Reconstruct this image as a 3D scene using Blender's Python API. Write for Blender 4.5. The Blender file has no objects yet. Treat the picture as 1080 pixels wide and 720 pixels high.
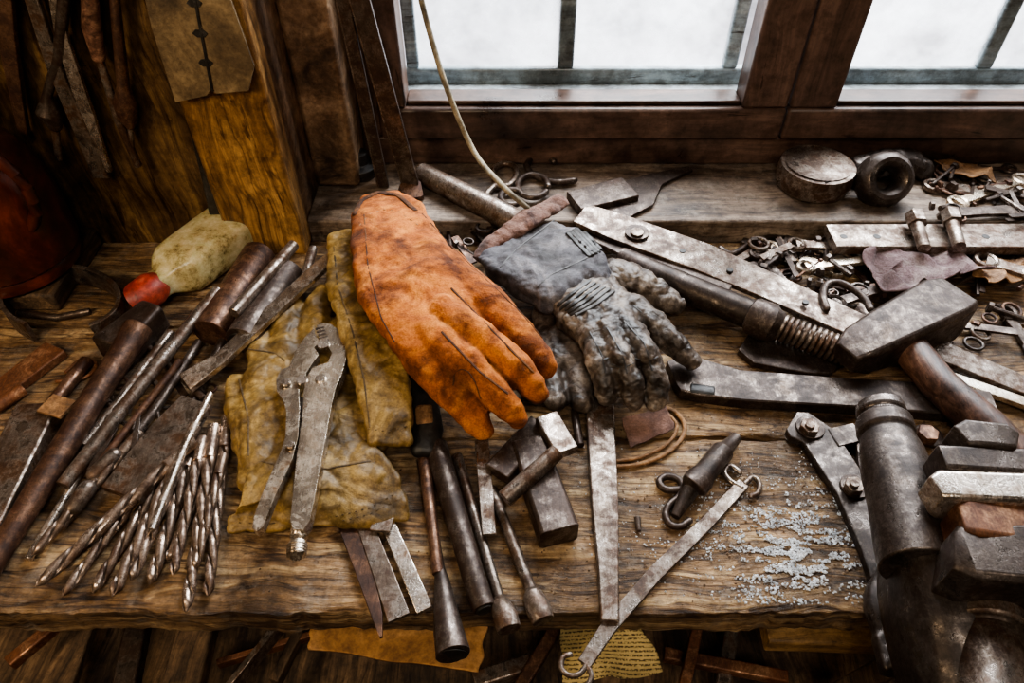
import bpy,bmesh,math,random
from mathutils import Vector,noise,Matrix
random.seed(7)
sc=bpy.context.scene
# ---------------- camera & survey helpers (bench top is the plane z=0, metres) -------------
F=760.0;H=0.55;TH=math.radians(46.0);cT,sT=math.cos(TH),math.sin(TH)
def P(u,v,z=0.0):
    b=(360-v)/F
    t=(H-z)/(sT-b*cT)
    return Vector(((u-540)/F*t,t*(cT+b*sT),z))
def PXM(u,v,z=0.0):
    b=(360-v)/F
    return (H-z)/(sT-b*cT)/F
def PW(u,v,Y):
    b=(360-v)/F
    t=Y/(cT+b*sT)
    return Vector(((u-540)/F*t,Y,H+t*(-sT+b*cT)))
def lin(c):
    c/=255.0
    return c/12.92 if c<=0.04045 else ((c+0.055)/1.055)**2.4
def C(r,g,b): return (lin(r),lin(g),lin(b),1)
# ---------------- materials ----------------
def newmat(name):
    m=bpy.data.materials.new(name);m.use_nodes=True
    nt=m.node_tree;b=nt.nodes['Principled BSDF']
    return m,nt,b
def ramp(nt,fac,stops):
    r=nt.nodes.new('ShaderNodeValToRGB')
    e=r.color_ramp.elements
    while len(e)<len(stops): e.new(0.5)
    for i,(p,c) in enumerate(stops):
        e[i].position=p;e[i].color=c
    nt.links.new(fac,r.inputs[0]);return r
def noi(nt,vec,scale,detail=6,rough=0.6,dist=0.0):
    n=nt.nodes.new('ShaderNodeTexNoise')
    n.inputs['Scale'].default_value=scale;n.inputs['Detail'].default_value=detail
    n.inputs['Roughness'].default_value=rough;n.inputs['Distortion'].default_value=dist
    if vec is not None: nt.links.new(vec,n.inputs['Vector'])
    return n
def mix(nt,fac,a,b,mode='MIX'):
    m=nt.nodes.new('ShaderNodeMixRGB');m.blend_type=mode
    for i,x in ((0,fac),(1,a),(2,b)):
        if hasattr(x,'is_linked') or hasattr(x,'links'): nt.links.new(x,m.inputs[i])
        else: m.inputs[i].default_value=x
    return m
def bump(nt,b,h,strength,dist,prev=None):
    n=nt.nodes.new('ShaderNodeBump');n.inputs['Strength'].default_value=strength;n.inputs['Distance'].default_value=dist
    nt.links.new(h,n.inputs['Height'])
    if prev: nt.links.new(prev.outputs[0],n.inputs['Normal'])
    nt.links.new(n.outputs[0],b.inputs['Normal']);return n
def g3(x): return (x,x,x,1)
def mapr(nt,v,a,b,c,d):
    mr=nt.nodes.new('ShaderNodeMapRange');nt.links.new(v,mr.inputs[0])
    for i,x in enumerate((a,b,c,d)): mr.inputs[i+1].default_value=x
    return mr.outputs[0]
def metal(name,base,rust,amt=0.5,rough=0.28,met=0.9,sc1=55,grime=0.5,bs=.25):
    m,nt,b=newmat(name)
    geo=nt.nodes.new('ShaderNodeNewGeometry');g=geo.outputs['Position']
    mp=nt.nodes.new('ShaderNodeMapping');nt.links.new(g,mp.inputs[0]);mp.inputs['Scale'].default_value=(700,90,400);mp.inputs['Rotation'].default_value=(0,0,.25)
    n1=noi(nt,g,sc1,9,0.75,0.3);n2=noi(nt,g,sc1*9,5,0.65);n3=noi(nt,g,34,9,0.85,.4);n4=noi(nt,mp.outputs[0],1.0,3,0.6)
    lo=0.66-amt*0.32
    r=ramp(nt,n1.outputs[0],[(max(lo-0.06,0),g3(0)),(lo+0.10,g3(1))])
    c=mix(nt,r.outputs[0],base,rust)
    r2=ramp(nt,n2.outputs[0],[(0.35,(0.5,0.46,0.43,1)),(0.6,g3(1.1))])
    c=mix(nt,0.5*grime+0.1,c.outputs[0],r2.outputs[0],'MULTIPLY')
    r5=ramp(nt,n4.outputs[0],[(0.38,(0.6,0.57,0.55,1)),(0.6,g3(1.15))])
    c=mix(nt,0.6,c.outputs[0],r5.outputs[0],'MULTIPLY')
    r4=ramp(nt,n3.outputs[0],[(0.42,(0.34,0.27,0.21,1)),(0.60,g3(1.15))])
    c=mix(nt,0.85,c.outputs[0],r4.outputs[0],'MULTIPLY')
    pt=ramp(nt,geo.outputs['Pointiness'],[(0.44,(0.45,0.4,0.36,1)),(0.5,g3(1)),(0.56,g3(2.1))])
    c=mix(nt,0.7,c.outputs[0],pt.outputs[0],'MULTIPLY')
    nt.links.new(c.outputs[0],b.inputs['Base Color'])
    nt.links.new(mapr(nt,r.outputs[0],0,1,met,met*0.4),b.inputs['Metallic'])
    a=nt.nodes.new('ShaderNodeMath');a.operation='ADD'
    nt.links.new(mapr(nt,n3.outputs[0],.35,.65,rough+0.14,rough-0.08),a.inputs[0])
    nt.links.new(mapr(nt,r.outputs[0],0,1,0,0.2),a.inputs[1])
    nt.links.new(a.outputs[0],b.inputs['Roughness'])
    p=bump(nt,b,n2.outputs[0],bs,0.0005);p=bump(nt,b,n4.outputs[0],bs*1.2,0.0003,p);bump(nt,b,n1.outputs[0],bs*1.4,0.0012,p)
    return m
def wood(name,dark,mid,light,axis='X',scale=1.0,rough=0.6,bs=0.9,crack=0.5,bd=0.0025,dust=0.0):
    m,nt,b=newmat(name)
    geo=nt.nodes.new('ShaderNodeNewGeometry');g=geo.outputs['Position']
    mp=nt.nodes.new('ShaderNodeMapping')
    w0=noi(nt,g,5*scale,3,0.5);wm=nt.nodes.new('ShaderNodeVectorMath');wm.operation='MULTIPLY_ADD'
    nt.links.new(w0.outputs['Color'],wm.inputs[0]);wm.inputs[1].default_value=(0.05/scale,)*3;nt.links.new(g,wm.inputs[2])
    nt.links.new(wm.outputs[0],mp.inputs[0])
    s={'X':(3,46,46),'Y':(46,3,46),'Z':(46,46,3)}[axis]
    mp.inputs['Scale'].default_value=tuple(x*scale for x in s)
    n1=noi(nt,mp.outputs[0],1.5,10,0.75,0.8)
    n2=noi(nt,mp.outputs[0],4.5,7,0.65,0.3)
    n5=noi(nt,mp.outputs[0],1.1,3,0.5,0.2)
    n3=noi(nt,g,9*scale,7,0.75)
    n4=noi(nt,g,110*scale,6,0.75)
    r=ramp(nt,n1.outputs[0],[(0.32,dark),(0.5,mid),(0.66,light)])
    cr=ramp(nt,n2.outputs[0],[(0.33,(0.16,0.11,0.08,1)),(0.33+0.14*crack+0.02,g3(1))])
    c=mix(nt,0.9,r.outputs[0],cr.outputs[0],'MULTIPLY')
    gap=ramp(nt,n5.outputs[0],[(0.475,g3(1)),(0.495,(0.18,0.12,0.09,1)),(0.505,(0.18,0.12,0.09,1)),(0.525,g3(1))])
    c=mix(nt,crack,c.outputs[0],gap.outputs[0],'MULTIPLY')
    st=ramp(nt,n3.outputs[0],[(0.39,(0.25,0.21,0.18,1)),(0.57,(1.18,1.15,1.12,1))])
    c=mix(nt,0.88,c.outputs[0],st.outputs[0],'MULTIPLY')
    sp=ramp(nt,n4.outputs[0],[(0.38,(0.42,0.38,0.35,1)),(0.55,g3(1.12))])
    c=mix(nt,0.7,c.outputs[0],sp.outputs[0],'MULTIPLY')
    if dust:
        n6=noi(nt,g,38,8,0.8);dr=ramp(nt,n6.outputs[0],[(0.52,g3(0)),(0.68,g3(dust))])
        c=mix(nt,dr.outputs[0],c.outputs[0],C(158,146,132))
    nt.links.new(c.outputs[0],b.inputs['Base Color'])
    nt.links.new(mapr(nt,n3.outputs[0],.35,.65,rough-.15,rough+.12),b.inputs['Roughness'])
    p=bump(nt,b,n1.outputs[0],bs,bd);p=bump(nt,b,n2.outputs[0],bs,bd*0.6,p);bump(nt,b,n4.outputs[0],bs*.5,bd*.3,p)
    return m
def cloth(name,c1,c2,c3,rough=0.8,fine=500,bs=0.6,sheen=0.0,sc1=30,wr=0.004,cav=0.8,grime=0.6,crease=0,cd=.5):
    m,nt,b=newmat(name)
    geo=nt.nodes.new('ShaderNodeNewGeometry');g=geo.outputs['Position']
    n1=noi(nt,g,sc1,7,0.65,0.8);n2=noi(nt,g,fine,4,0.7);n3=noi(nt,g,sc1*3,5,0.6,1.5);n4=noi(nt,g,sc1*.5+4,8,0.75,0.3)
    r=ramp(nt,n1.outputs[0],[(0.34,c1),(0.5,c2),(0.66,c3)])
    sp=ramp(nt,n2.outputs[0],[(0.35,(0.55,0.5,0.47,1)),(0.6,g3(1.12))])
    c=mix(nt,0.75,r.outputs[0],sp.outputs[0],'MULTIPLY')
    gr=ramp(nt,n4.outputs[0],[(0.41,(0.26,0.22,0.19,1)),(0.54,g3(1.05))])
    c=mix(nt,grime,c.outputs[0],gr.outputs[0],'MULTIPLY')
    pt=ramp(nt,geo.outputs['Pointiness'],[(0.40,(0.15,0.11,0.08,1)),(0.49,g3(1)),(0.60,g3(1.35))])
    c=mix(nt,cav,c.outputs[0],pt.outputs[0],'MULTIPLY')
    p=bump(nt,b,n3.outputs[0],0.6,wr);p=bump(nt,b,n2.outputs[0],bs,0.0008,p)
    if crease:
        wn=noi(nt,g,crease*.5,3,.5);wm=nt.nodes.new('ShaderNodeVectorMath');wm.operation='MULTIPLY_ADD'
        nt.links.new(wn.outputs['Color'],wm.inputs[0]);wm.inputs[1].default_value=(1.2/crease,)*3;nt.links.new(g,wm.inputs[2])
        vo=nt.nodes.new('ShaderNodeTexVoronoi');vo.feature='DISTANCE_TO_EDGE';vo.inputs['Scale'].default_value=crease
        nt.links.new(wm.outputs[0],vo.inputs['Vector'])
        cr=ramp(nt,vo.outputs['Distance'],[(0.0,g3(0)),(0.12,g3(1))]);cc=ramp(nt,vo.outputs['Distance'],[(0.0,(.45,.4,.36,1)),(0.07,g3(1))])
        c=mix(nt,cd,c.outputs[0],cc.outputs[0],'MULTIPLY')
        bump(nt,b,cr.outputs[0],cd,0.0015,p)
    nt.links.new(c.outputs[0],b.inputs['Base Color'])
    b.inputs['Roughness'].default_value=rough
    b.inputs['Sheen Weight'].default_value=sheen
    return m
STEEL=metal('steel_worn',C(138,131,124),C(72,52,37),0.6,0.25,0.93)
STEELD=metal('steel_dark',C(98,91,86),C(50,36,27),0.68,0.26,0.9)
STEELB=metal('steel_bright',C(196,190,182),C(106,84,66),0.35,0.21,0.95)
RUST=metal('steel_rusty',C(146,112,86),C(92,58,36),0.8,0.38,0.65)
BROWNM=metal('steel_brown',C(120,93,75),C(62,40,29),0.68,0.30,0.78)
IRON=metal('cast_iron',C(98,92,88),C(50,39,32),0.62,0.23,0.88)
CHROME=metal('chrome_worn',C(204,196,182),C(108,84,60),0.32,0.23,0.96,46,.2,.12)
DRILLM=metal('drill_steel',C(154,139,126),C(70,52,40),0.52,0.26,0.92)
BENCH=wood('bench_wood',C(50,36,25),C(144,113,77),C(208,180,136),'X',1.0,0.48,1.0,0.85,0.005,0.5)
SILL=wood('sill_wood',C(60,50,42),C(118,102,88),C(162,146,130),'X',0.8,0.52,0.7,0.5,0.003,0.6)
FRAME=wood('window_frame_wood',C(54,41,35),C(88,68,58),C(114,90,78),'X',0.5,0.40,0.25,0.15,0.0008)
FRAMEV=wood('window_stile_wood',C(54,41,35),C(88,68,58),C(114,90,78),'Z',0.5,0.40,0.25,0.15,0.0008)
POST=wood('painted_post_wood',C(54,38,23),C(128,94,54),C(188,148,94),'Z',0.6,0.40,0.7,0.6)
PANEL=wood('panel_wood',C(44,34,22),C(88,67,42),C(134,106,66),'Z',0.5,0.38,0.6,0.5)
STAINED=cloth('stained_board',C(66,54,38),C(104,86,60),C(136,116,84),0.6,200,0.3,0,16,0.001,cav=0)
HANDLE=wood('handle_wood',C(50,34,28),C(104,74,60),C(150,116,94),'Y',1.3,0.4,0.5,0.4,0.001)
DARKW=wood('dark_wood',C(36,28,21),C(88,69,49),C(130,105,77),'Y',1.0,0.7,0.8,0.5)
PALEW=wood('pale_wood',C(104,80,46),C(154,120,72),C(186,152,100),'X',1.0,0.6,0.5,0.3)
WALLM=cloth('plaster_dirty',C(60,46,34),C(110,86,62),C(140,114,86),0.8,120,0.6,0,8,cav=0)
REVEAL=cloth('reveal_plaster_stained',C(66,50,36),C(132,104,78),C(180,150,118),0.55,160,0.8,0,18,cav=0)
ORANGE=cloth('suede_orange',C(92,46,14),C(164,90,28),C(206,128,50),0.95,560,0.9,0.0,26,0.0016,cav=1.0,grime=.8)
ORDARK=cloth('suede_orange_seam_crease',C(40,22,9),C(74,42,17),C(106,66,28),0.85,560,1.0,0.0,22)  # dark suede for seams and hem, also for painted crease shade
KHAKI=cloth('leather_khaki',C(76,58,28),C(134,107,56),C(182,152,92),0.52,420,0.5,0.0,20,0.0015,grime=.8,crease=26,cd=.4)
KHAKID=cloth('leather_khaki_stitch',C(50,38,18),C(80,62,34),C(110,88,52),0.7,420,0.5,0.0,24)
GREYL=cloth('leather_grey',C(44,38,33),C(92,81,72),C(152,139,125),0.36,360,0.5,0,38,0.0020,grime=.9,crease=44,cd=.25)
CUFFB=cloth('canvas_grey_blue',C(54,52,56),C(86,84,89),C(132,127,128),0.7,600,0.6,0,24,0.0018,grime=.85)
REDB=cloth('suede_redbrown',C(64,42,36),C(108,78,66),C(144,110,96),0.9,500,1.0,0.1,30)
PLAID=cloth('rag_cloth',C(80,60,58),C(116,94,96),C(150,136,132),0.9,500,0.8,0.1,30)
LEATH=cloth('leather_tan',C(92,66,40),C(136,100,64),C(168,130,90),0.7,300,0.5,0,30)
CARD=cloth('cardboard',C(112,78,44),C(158,114,66),C(186,142,92),0.85,200,0.2,0,12,0.001)
REDCAN=cloth('oil_can_paint',C(34,18,13),C(76,34,23),C(124,54,32),0.3,60,0.2,0,9,0.001,cav=.2,grime=.6)
REDCAP=cloth('cap_red',C(104,34,24),C(150,54,40),C(172,80,60),0.45,200,0.2,0,40,0.001)
BLACK=cloth('black_rubber_and_hole_shade',C(16,15,14),C(34,31,28),C(54,50,46),0.45,200,0.3,0,40,0.001)  # rubber and trim, also painted as the shade inside holes and bores
BLUEG=wood('blue_grey_paint',C(96,112,122),C(134,152,162),C(168,184,192),'X',0.5,0.4,0.3,0.3,0.001)
PALEB=wood('pale_blue_paint',C(150,166,176),C(190,204,212),C(216,226,232),'X',0.5,0.4,0.3,0.2,0.001)
SHAV=cloth('powder_pale',C(170,176,182),C(208,213,218),C(234,237,240),0.95,300,0.2,0,60,0.001,cav=0,grime=.2)
CHIP=cloth('debris_brown',C(60,42,30),C(120,94,70),C(176,152,124),0.8,300,0.2,0,60,0.001,cav=0)
CORD=cloth('cord_grey',C(90,82,66),C(132,122,100),C(160,150,126),0.7,400,0.4,0,40,0.001)
def plastic():
    m,nt,b=newmat('plastic_yellowed')
    g=nt.nodes.new('ShaderNodeNewGeometry').outputs['Position']
    n1=noi(nt,g,34,9,0.8)
    r=ramp(nt,n1.outputs[0],[(0.36,C(96,78,44)),(0.48,C(190,174,124)),(0.66,C(228,218,180))])
    nt.links.new(r.outputs[0],b.inputs['Base Color']);b.inputs['Roughness'].default_value=0.22
    b.inputs['Subsurface Weight'].default_value=0.25;b.inputs['Subsurface Scale'].default_value=0.02
    return m
PLAST=plastic()
def news():
    m,nt,b=newmat('newsprint')
    g=nt.nodes.new('ShaderNodeNewGeometry').outputs['Position']
    w=nt.nodes.new('ShaderNodeTexWave');w.bands_direction='Y';w.inputs['Scale'].default_value=90;w.inputs['Distortion'].default_value=0.3
    nt.links.new(g,w.inputs['Vector']);n=noi(nt,g,700,2,0.5);n7=noi(nt,g,20,5,.6)
    a=ramp(nt,w.outputs[0],[(0.45,g3(0)),(0.6,g3(1))]);c=ramp(nt,n.outputs[0],[(0.45,g3(0)),(0.5,g3(1))])
    k=mix(nt,1.0,a.outputs[0],c.outputs[0],'MULTIPLY')
    c=mix(nt,k.outputs[0],C(214,188,126),C(84,68,44))
    s=ramp(nt,n7.outputs[0],[(0.35,g3(.5)),(0.6,g3(1.05))]);c=mix(nt,1.0,c.outputs[0],s.outputs[0],'MULTIPLY')
    nt.links.new(c.outputs[0],b.inputs['Base Color']);b.inputs['Roughness'].default_value=0.9
    return m
NEWS=news()
def snow():
    m,nt,b=newmat('snow_ground')
    g=nt.nodes.new('ShaderNodeNewGeometry').outputs['Position'];n=noi(nt,g,3,6,0.6)
    r=ramp(nt,n.outputs[0],[(0.38,C(160,158,166)),(0.6,C(232,228,232))]);nt.links.new(r.outputs[0],b.inputs['Base Color'])
    return m
def glassm():
    m,nt,b=newmat('dusty_glass')
    g=nt.nodes.new('ShaderNodeNewGeometry').outputs['Position'];n=noi(nt,g,14,7,0.7)
    tr=nt.nodes.new('ShaderNodeBsdfTransparent');tl=nt.nodes.new('ShaderNodeBsdfTranslucent');tl.inputs[0].default_value=(0.85,0.86,0.88,1)
    r=ramp(nt,n.outputs[0],[(0.35,g3(.08)),(0.7,g3(.4))])
    ms=nt.nodes.new('ShaderNodeMixShader');nt.links.new(r.outputs[0],ms.inputs[0])
    nt.links.new(tr.outputs[0],ms.inputs[1]);nt.links.new(tl.outputs[0],ms.inputs[2])
    nt.links.new(ms.outputs[0],nt.nodes['Material Output'].inputs['Surface'])
    return m
# ---------------- mesh builder ----------------
Z=Vector((0,0,1))
def section(sec,n,rl,rv,p):
    if sec=='rect':
        c=0.2*min(rl,rv)
        return [(rl,rv-c),(rl-c,rv),(-rl+c,rv),(-rl,rv-c),(-rl,-rv+c),(-rl+c,-rv),(rl-c,-rv),(rl,-rv+c)]
    if sec=='hex': return [(rl*math.cos(a*math.pi/3),rv*math.sin(a*math.pi/3)) for a in range(6)]
    out=[]
    for i in range(n):
        a=2*math.pi*i/n;x,y=math.cos(a),math.sin(a)
        if sec=='flute':
            k=0.42+0.58*abs(x)**0.55;x*=k;y*=k
        elif p!=2:
            x=math.copysign(abs(x)**(2/p),x);y=math.copysign(abs(y)**(2/p),y)
        out.append((x*rl,y*rv))
    return out
class T:
    def __init__(s,name): s.name=name;s.bm=bmesh.new();s.mats=[]
    def mi(s,m):
        if m not in s.mats: s.mats.append(m)
        return s.mats.index(m)
    def loft(s,nodes,mat,sec='round',n=14,cap='flat',up=Z,p=2,ring=False):
        nodes=[tuple(x)+(0,)*(4-len(x)) for x in nodes]
        k=len(nodes);mi=s.mi(mat)
        pts=[x[0] for x in nodes];ts=[]
        for i in range(k):
            if ring: d=pts[(i+1)%k]-pts[i-1]
            else: d=pts[min(i+1,k-1)]-pts[max(i-1,0)]
            if d.length<1e-9: d=Vector((0,1,0))
            ts.append(d.normalized())
        L=[(nodes[i][0],nodes[i][1],nodes[i][2],nodes[i][3],ts[i]) for i in range(k)]
        if cap=='round' and not ring:
            A=[];B_=[]
            for a in (80,60,40,20):
                r=math.radians(a);q=L[0];m_=min(q[1],q[2]);f=math.cos(r)
                A.append((q[0]-q[4]*m_*math.sin(r),q[1]-m_+m_*f if q[1]>m_ else q[1]*f,q[2]*f,q[3],q[4]))
                q=L[-1];m_=min(q[1],q[2])
                B_.append((q[0]+q[4]*m_*math.sin(r),q[1]-m_+m_*f if q[1]>m_ else q[1]*f,q[2]*f,q[3],q[4]))
            L=A+L+B_[::-1]
        rings=[]
        for (c,rl,rv,tw,t) in L:
            u=up
            if abs(t.dot(u))>0.97: u=Vector((0,1,0))
            lat=t.cross(u).normalized();ve=lat.cross(t)
            ca,sa=math.cos(tw),math.sin(tw)
            rings.append([s.bm.verts.new(c+lat*(x*ca-y*sa)+ve*(x*sa+y*ca)) for x,y in section(sec,n,rl,rv,p)])
        m_=len(rings[0]);K=len(rings)
        for i in range(K if ring else K-1):
            a,b=rings[i],rings[(i+1)%K]
            for j in range(m_):
                f=s.bm.faces.new((a[j],a[(j+1)%m_],b[(j+1)%m_],b[j]));f.material_index=mi
        if not ring:
            for r in (rings[0][::-1],rings[-1]):
                f=s.bm.faces.new(r);f.material_index=mi
        return s
    def prism(s,top,h,mat,d=Vector((0,0,-1))):
        mi=s.mi(mat)
        a=[s.bm.verts.new(p) for p in top];b=[s.bm.verts.new(p+d*h) for p in top]
        n=len(a);fs=[s.bm.faces.new(a),s.bm.faces.new(b[::-1])]
        for j in range(n): fs.append(s.bm.faces.new((a[j],b[j],b[(j+1)%n],a[(j+1)%n])))
        for f in fs: f.material_index=mi
        return s
    def poly(s,px,z,h,mat): return s.prism([P(u,v,z) for u,v in px],h,mat)
    def box(s,a,b,mat):
        x0,y0,z0=a;x1,y1,z1=b
        return s.prism([Vector((x0,y0,z1)),Vector((x1,y0,z1)),Vector((x1,y1,z1)),Vector((x0,y1,z1))],z1-z0,mat)
    def stud(s,u,v,wpx,base,h,mat,sec='round'):
        c=P(u,v,base+h);r=wpx/2*PXM(u,v,base+h)
        a=c.copy();a.z=base
        return s.loft([(a,r,r),(c,r,r)],mat,sec,n=16)
    def done(s,bevel=0.0006,remesh=0,smooth=0,disp=(),parent=None,sub=0,solid=0,name=None,bseg=2):
        bm=s.bm;bmesh.ops.recalc_face_normals(bm,faces=bm.faces)
        for f in bm.faces: f.smooth=True
        for e in bm.edges:
            if len(e.link_faces)==2 and e.calc_face_angle(0)>math.radians(38): e.smooth=False
        c=Vector((0,0,0))
        for v in bm.verts: c+=v.co
        c/=max(1,len(bm.verts))
        for v in bm.verts: v.co-=c
        me=bpy.data.meshes.new(s.name);bm.to_mesh(me);bm.free()
        for m in s.mats: me.materials.append(m)
        o=bpy.data.objects.new(s.name,me);sc.collection.objects.link(o);o.location=c
        if parent: o.parent=parent
        if solid:
            q=o.modifiers.new('solid','SOLIDIFY');q.thickness=solid
        if remesh:
            q=o.modifiers.new('rm','REMESH');q.mode='VOXEL';q.voxel_size=remesh;q.use_smooth_shade=True
            if smooth:
                q=o.modifiers.new('sm','SMOOTH');q.iterations=smooth;q.factor=0.5
        elif bevel:
            q=o.modifiers.new('bv','BEVEL');q.width=bevel;q.segments=bseg;q.limit_method='ANGLE';q.angle_limit=math.radians(38)
        if sub:
            q=o.modifiers.new('ss','SUBSURF');q.levels=sub;q.render_levels=sub
        for d in disp:
            t=bpy.data.textures.new('wrinkle','CLOUDS');t.noise_scale=d[0];t.noise_depth=2
            if len(d)>2: t.noise_type='HARD_NOISE'
            q=o.modifiers.new('dp','DISPLACE');q.texture=t;q.strength=d[1];q.mid_level=0.5 if len(d)<3 else 0.35;q.texture_coords='GLOBAL'
        return o
def drape(name,obj,lines,w,mat,z0,parent,stitch=False,lift=0.0):
    bpy.context.view_layer.update()
    ev=obj.evaluated_get(bpy.context.evaluated_depsgraph_get());iv=ev.matrix_world.inverted()
    t=T(name)
    for ln in lines:
        pts=[]
        for i in range(len(ln)-1):
            k=max(2,int(math.hypot(ln[i+1][0]-ln[i][0],ln[i+1][1]-ln[i][1])/3.5))
            for j in range(k+(i==len(ln)-2)):
                s=j/k;pts.append((ln[i][0]*(1-s)+ln[i+1][0]*s,ln[i][1]*(1-s)+ln[i+1][1]*s))
        W=[]
        for u,v in pts:
            z=z0;ok=False
            for _ in range(6):
                p=P(u,v,z);hit,loc,nr,fi=ev.ray_cast(iv@Vector((p.x,p.y,.4)),Vector((0,0,-1)))
                if hit: z=(z+(ev.matrix_world@loc).z)/2;ok=True
                else: ok=False;break
            if ok: W.append(P(u,v,z+lift))
        r=w/2
        if len(W)<3: continue
        if stitch:
            for i in range(0,len(W)-1,2): t.loft([(W[i],r,r),(W[i]*.35+W[i+1]*.65,r,r)],mat,n=6)
        else:
            W=[W[0]]+[(W[i-1]+W[i]*2+W[i+1])/4 for i in range(1,len(W)-1)]+[W[-1]]
            t.loft([(p,r,r*.7) for p in W],mat,n=8,cap='round')
    if len(t.bm.verts): t.done(0,parent=parent)
def R(u,v,w,base=0.0):
    z=base+0.01
    for _ in range(4):
        r=w/2*PXM(u,v,z);z=base+r
    return (P(u,v,z),r,r)
def RL(pts,base=0.0,base2=None):
    n=len(pts);o=[]
    for i,q in enumerate(pts):
        b=base if base2 is None else base+(base2-base)*i/max(1,n-1)
        o.append(R(q[0],q[1],q[2],b))
    return o
def FL(pts,h,base=0.0,base2=None):
    n=len(pts);o=[]
    zs=[(base if base2 is None else base+(base2-base)*i/max(1,n-1))+h/2 for i in range(n)]
    for i,q in enumerate(pts):
        i0,i1=max(0,i-1),min(n-1,i+1)
        du,dv=pts[i1][0]-pts[i0][0],pts[i1][1]-pts[i0][1];l=math.hypot(du,dv)
        a,b=-dv/l*q[2]/2,du/l*q[2]/2
        d=(P(pts[i1][0],pts[i1][1],zs[i1])-P(pts[i0][0],pts[i0][1],zs[i0])).normalized()
        w=P(q[0]+a,q[1]+b,zs[i])-P(q[0]-a,q[1]-b,zs[i])
        o.append((P(q[0],q[1],zs[i]),(w-d*w.dot(d)).length/2,(q[3] if len(q)>3 else h)/2))
    return o
def BL(pts):  # soft body nodes (u,v,z,widthpx,height)
    return [(P(u,v,z),w/2*PXM(u,v,z),h/2) for u,v,z,w,h in pts]
def rod(name,pts,mat,base=0.0,base2=None,**k):
    T(name).loft(RL(pts,base,base2),mat,n=18,**k).done()
def bar(name,pts,h,mat,base=0.0,base2=None,bevel=0.0007):
    T(name).loft(FL(pts,h,base,base2),mat,'rect').done(bevel)
def arc(cx,cy,rx,ry,a0,a1,n=14):
    return [(cx+rx*math.cos(math.radians(a0+(a1-a0)*i/(n-1))),cy-ry*math.sin(math.radians(a0+(a1-a0)*i/(n-1)))) for i in range(n)]
def spline(px,k=4):
    o=[]
    for i in range(len(px)-1):
        p0,p1,p2,p3=[Vector(px[max(0,min(len(px)-1,j))]) for j in (i-1,i,i+1,i+2)]
        for q in range(k):
            s=q/k;o.append(.5*((2*p1)+(p2-p0)*s+(2*p0-5*p1+4*p2-p3)*s*s+(3*p1-p0-3*p2+p3)*s**3))
    return o+[Vector(px[-1])]
def wire(name,px,w,mat,base=0.0,base2=None):
    T(name).loft(RL([(q[0],q[1],w) for q in spline(px,3)],base,base2),mat,n=10,cap='round').done(0)
def empty(name,loc):
    e=bpy.data.objects.new(name,None);sc.collection.objects.link(e);e.empty_display_size=0.02
    return e
# ---------------- room ----------------
def plank(name,x0,x1,y0,y1,z0,z1,mat,jit=0.002,seed=0):
    bm=bmesh.new();nx,ny=420,30
    def nz(x,y,k): return noise.noise(Vector((x*9+k,y*30+seed,k*3.1)))
    V=[]
    for j in range(ny+1):
        row=[]
        for i in range(nx+1):
            x=x0+(x1-x0)*i/nx;y=y0+(y1-y0)*j/ny
            e=0
            if j==0: e=jit*1.0*nz(x*2,y,1)+abs(nz(x*9,y,7))*jit*1.2
            if j==ny: e=jit*nz(x*3,y,2)
            z=z1+jit*0.3*nz(x,y,3)
            cr=noise.noise(Vector((x*2.2+seed,y*42,seed)))
            if abs(cr)<.05: z-=.0022*(1-abs(cr)/.05)*max(0,noise.noise(Vector((x*4,y*5,seed+9)))+.35)
            if j in(0,ny): z-=0.002+abs(nz(x*4,y,5))*jit*1.2
            if j==1: z-=abs(nz(x*6,y,6))*jit*.6
            row.append(bm.verts.new((x,y+e,z)))
        V.append(row)
    for j in range(ny):
        for i in range(nx): bm.faces.new((V[j][i],V[j][i+1],V[j+1][i+1],V[j+1][i]))
    for row,yy in ((V[0],y0),(V[ny],y1)):
        prev=row
        for k in range(1,5):
            zz=z1+(z0-z1)*k/4
            lo=[bm.verts.new((v.co.x,v.co.y+jit*.8*noise.noise(Vector((v.co.x*20,k*2.,seed))),zz)) for v in row]
            for i in range(nx): bm.faces.new((prev[i],prev[i+1],lo[i+1],lo[i]))
            prev=lo
    bmesh.ops.recalc_face_normals(bm,faces=bm.faces)
    for f in bm.faces: f.smooth=True
    for e in bm.edges:
        if len(e.link_faces)==2 and e.calc_face_angle(0)>0.9: e.smooth=False
    me=bpy.data.meshes.new(name);bm.to_mesh(me);bm.free();me.materials.append(mat)
    o=bpy.data.objects.new(name,me);sc.collection.objects.link(o);return o
wb=empty('workbench',(0,0,0))
YF=0.238
for i,(a,b) in enumerate(((YF,0.405),(0.4075,0.555),(0.5575,0.703))):
    o=plank('top_plank_%d'%(i+1),-1.1,1.2,a,b,-0.035,-0.0005,BENCH,0.003,seed=i*7.3);o.parent=wb
for i,x in enumerate((-1.0,1.1)):
    for j,y in enumerate((0.30,0.64)):
        T('leg_%d%d'%(i,j)).box((x-.035,y-.035,-.85),(x+.035,y+.035,-.036),DARKW).done(0.002,parent=wb)
T('lower_shelf').box((-1.1,0.17,-.235),(1.2,0.70,-.21),DARKW).done(0.002,parent=wb)
T('apron').box((-.9,.33,-.208),(1.0,.345,-.037),DARKW).done(.002,parent=wb)
T('floor').box((-1.6,-2.2,-.9),(1.9,1.1,-.85),DARKW).done(0)
YW=0.84
T('window_sill').box((-.2475,.705,-.04),(1.3,YW+.02,.028),SILL).done(0.003)
T('wall_left').box((-1.6,-2.2,-.85),(-1.2,1.1,1.7),WALLM).done(0)
T('wall_right').box((1.5,-2.2,-.85),(1.9,1.1,1.7),WALLM).done(0)
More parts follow.
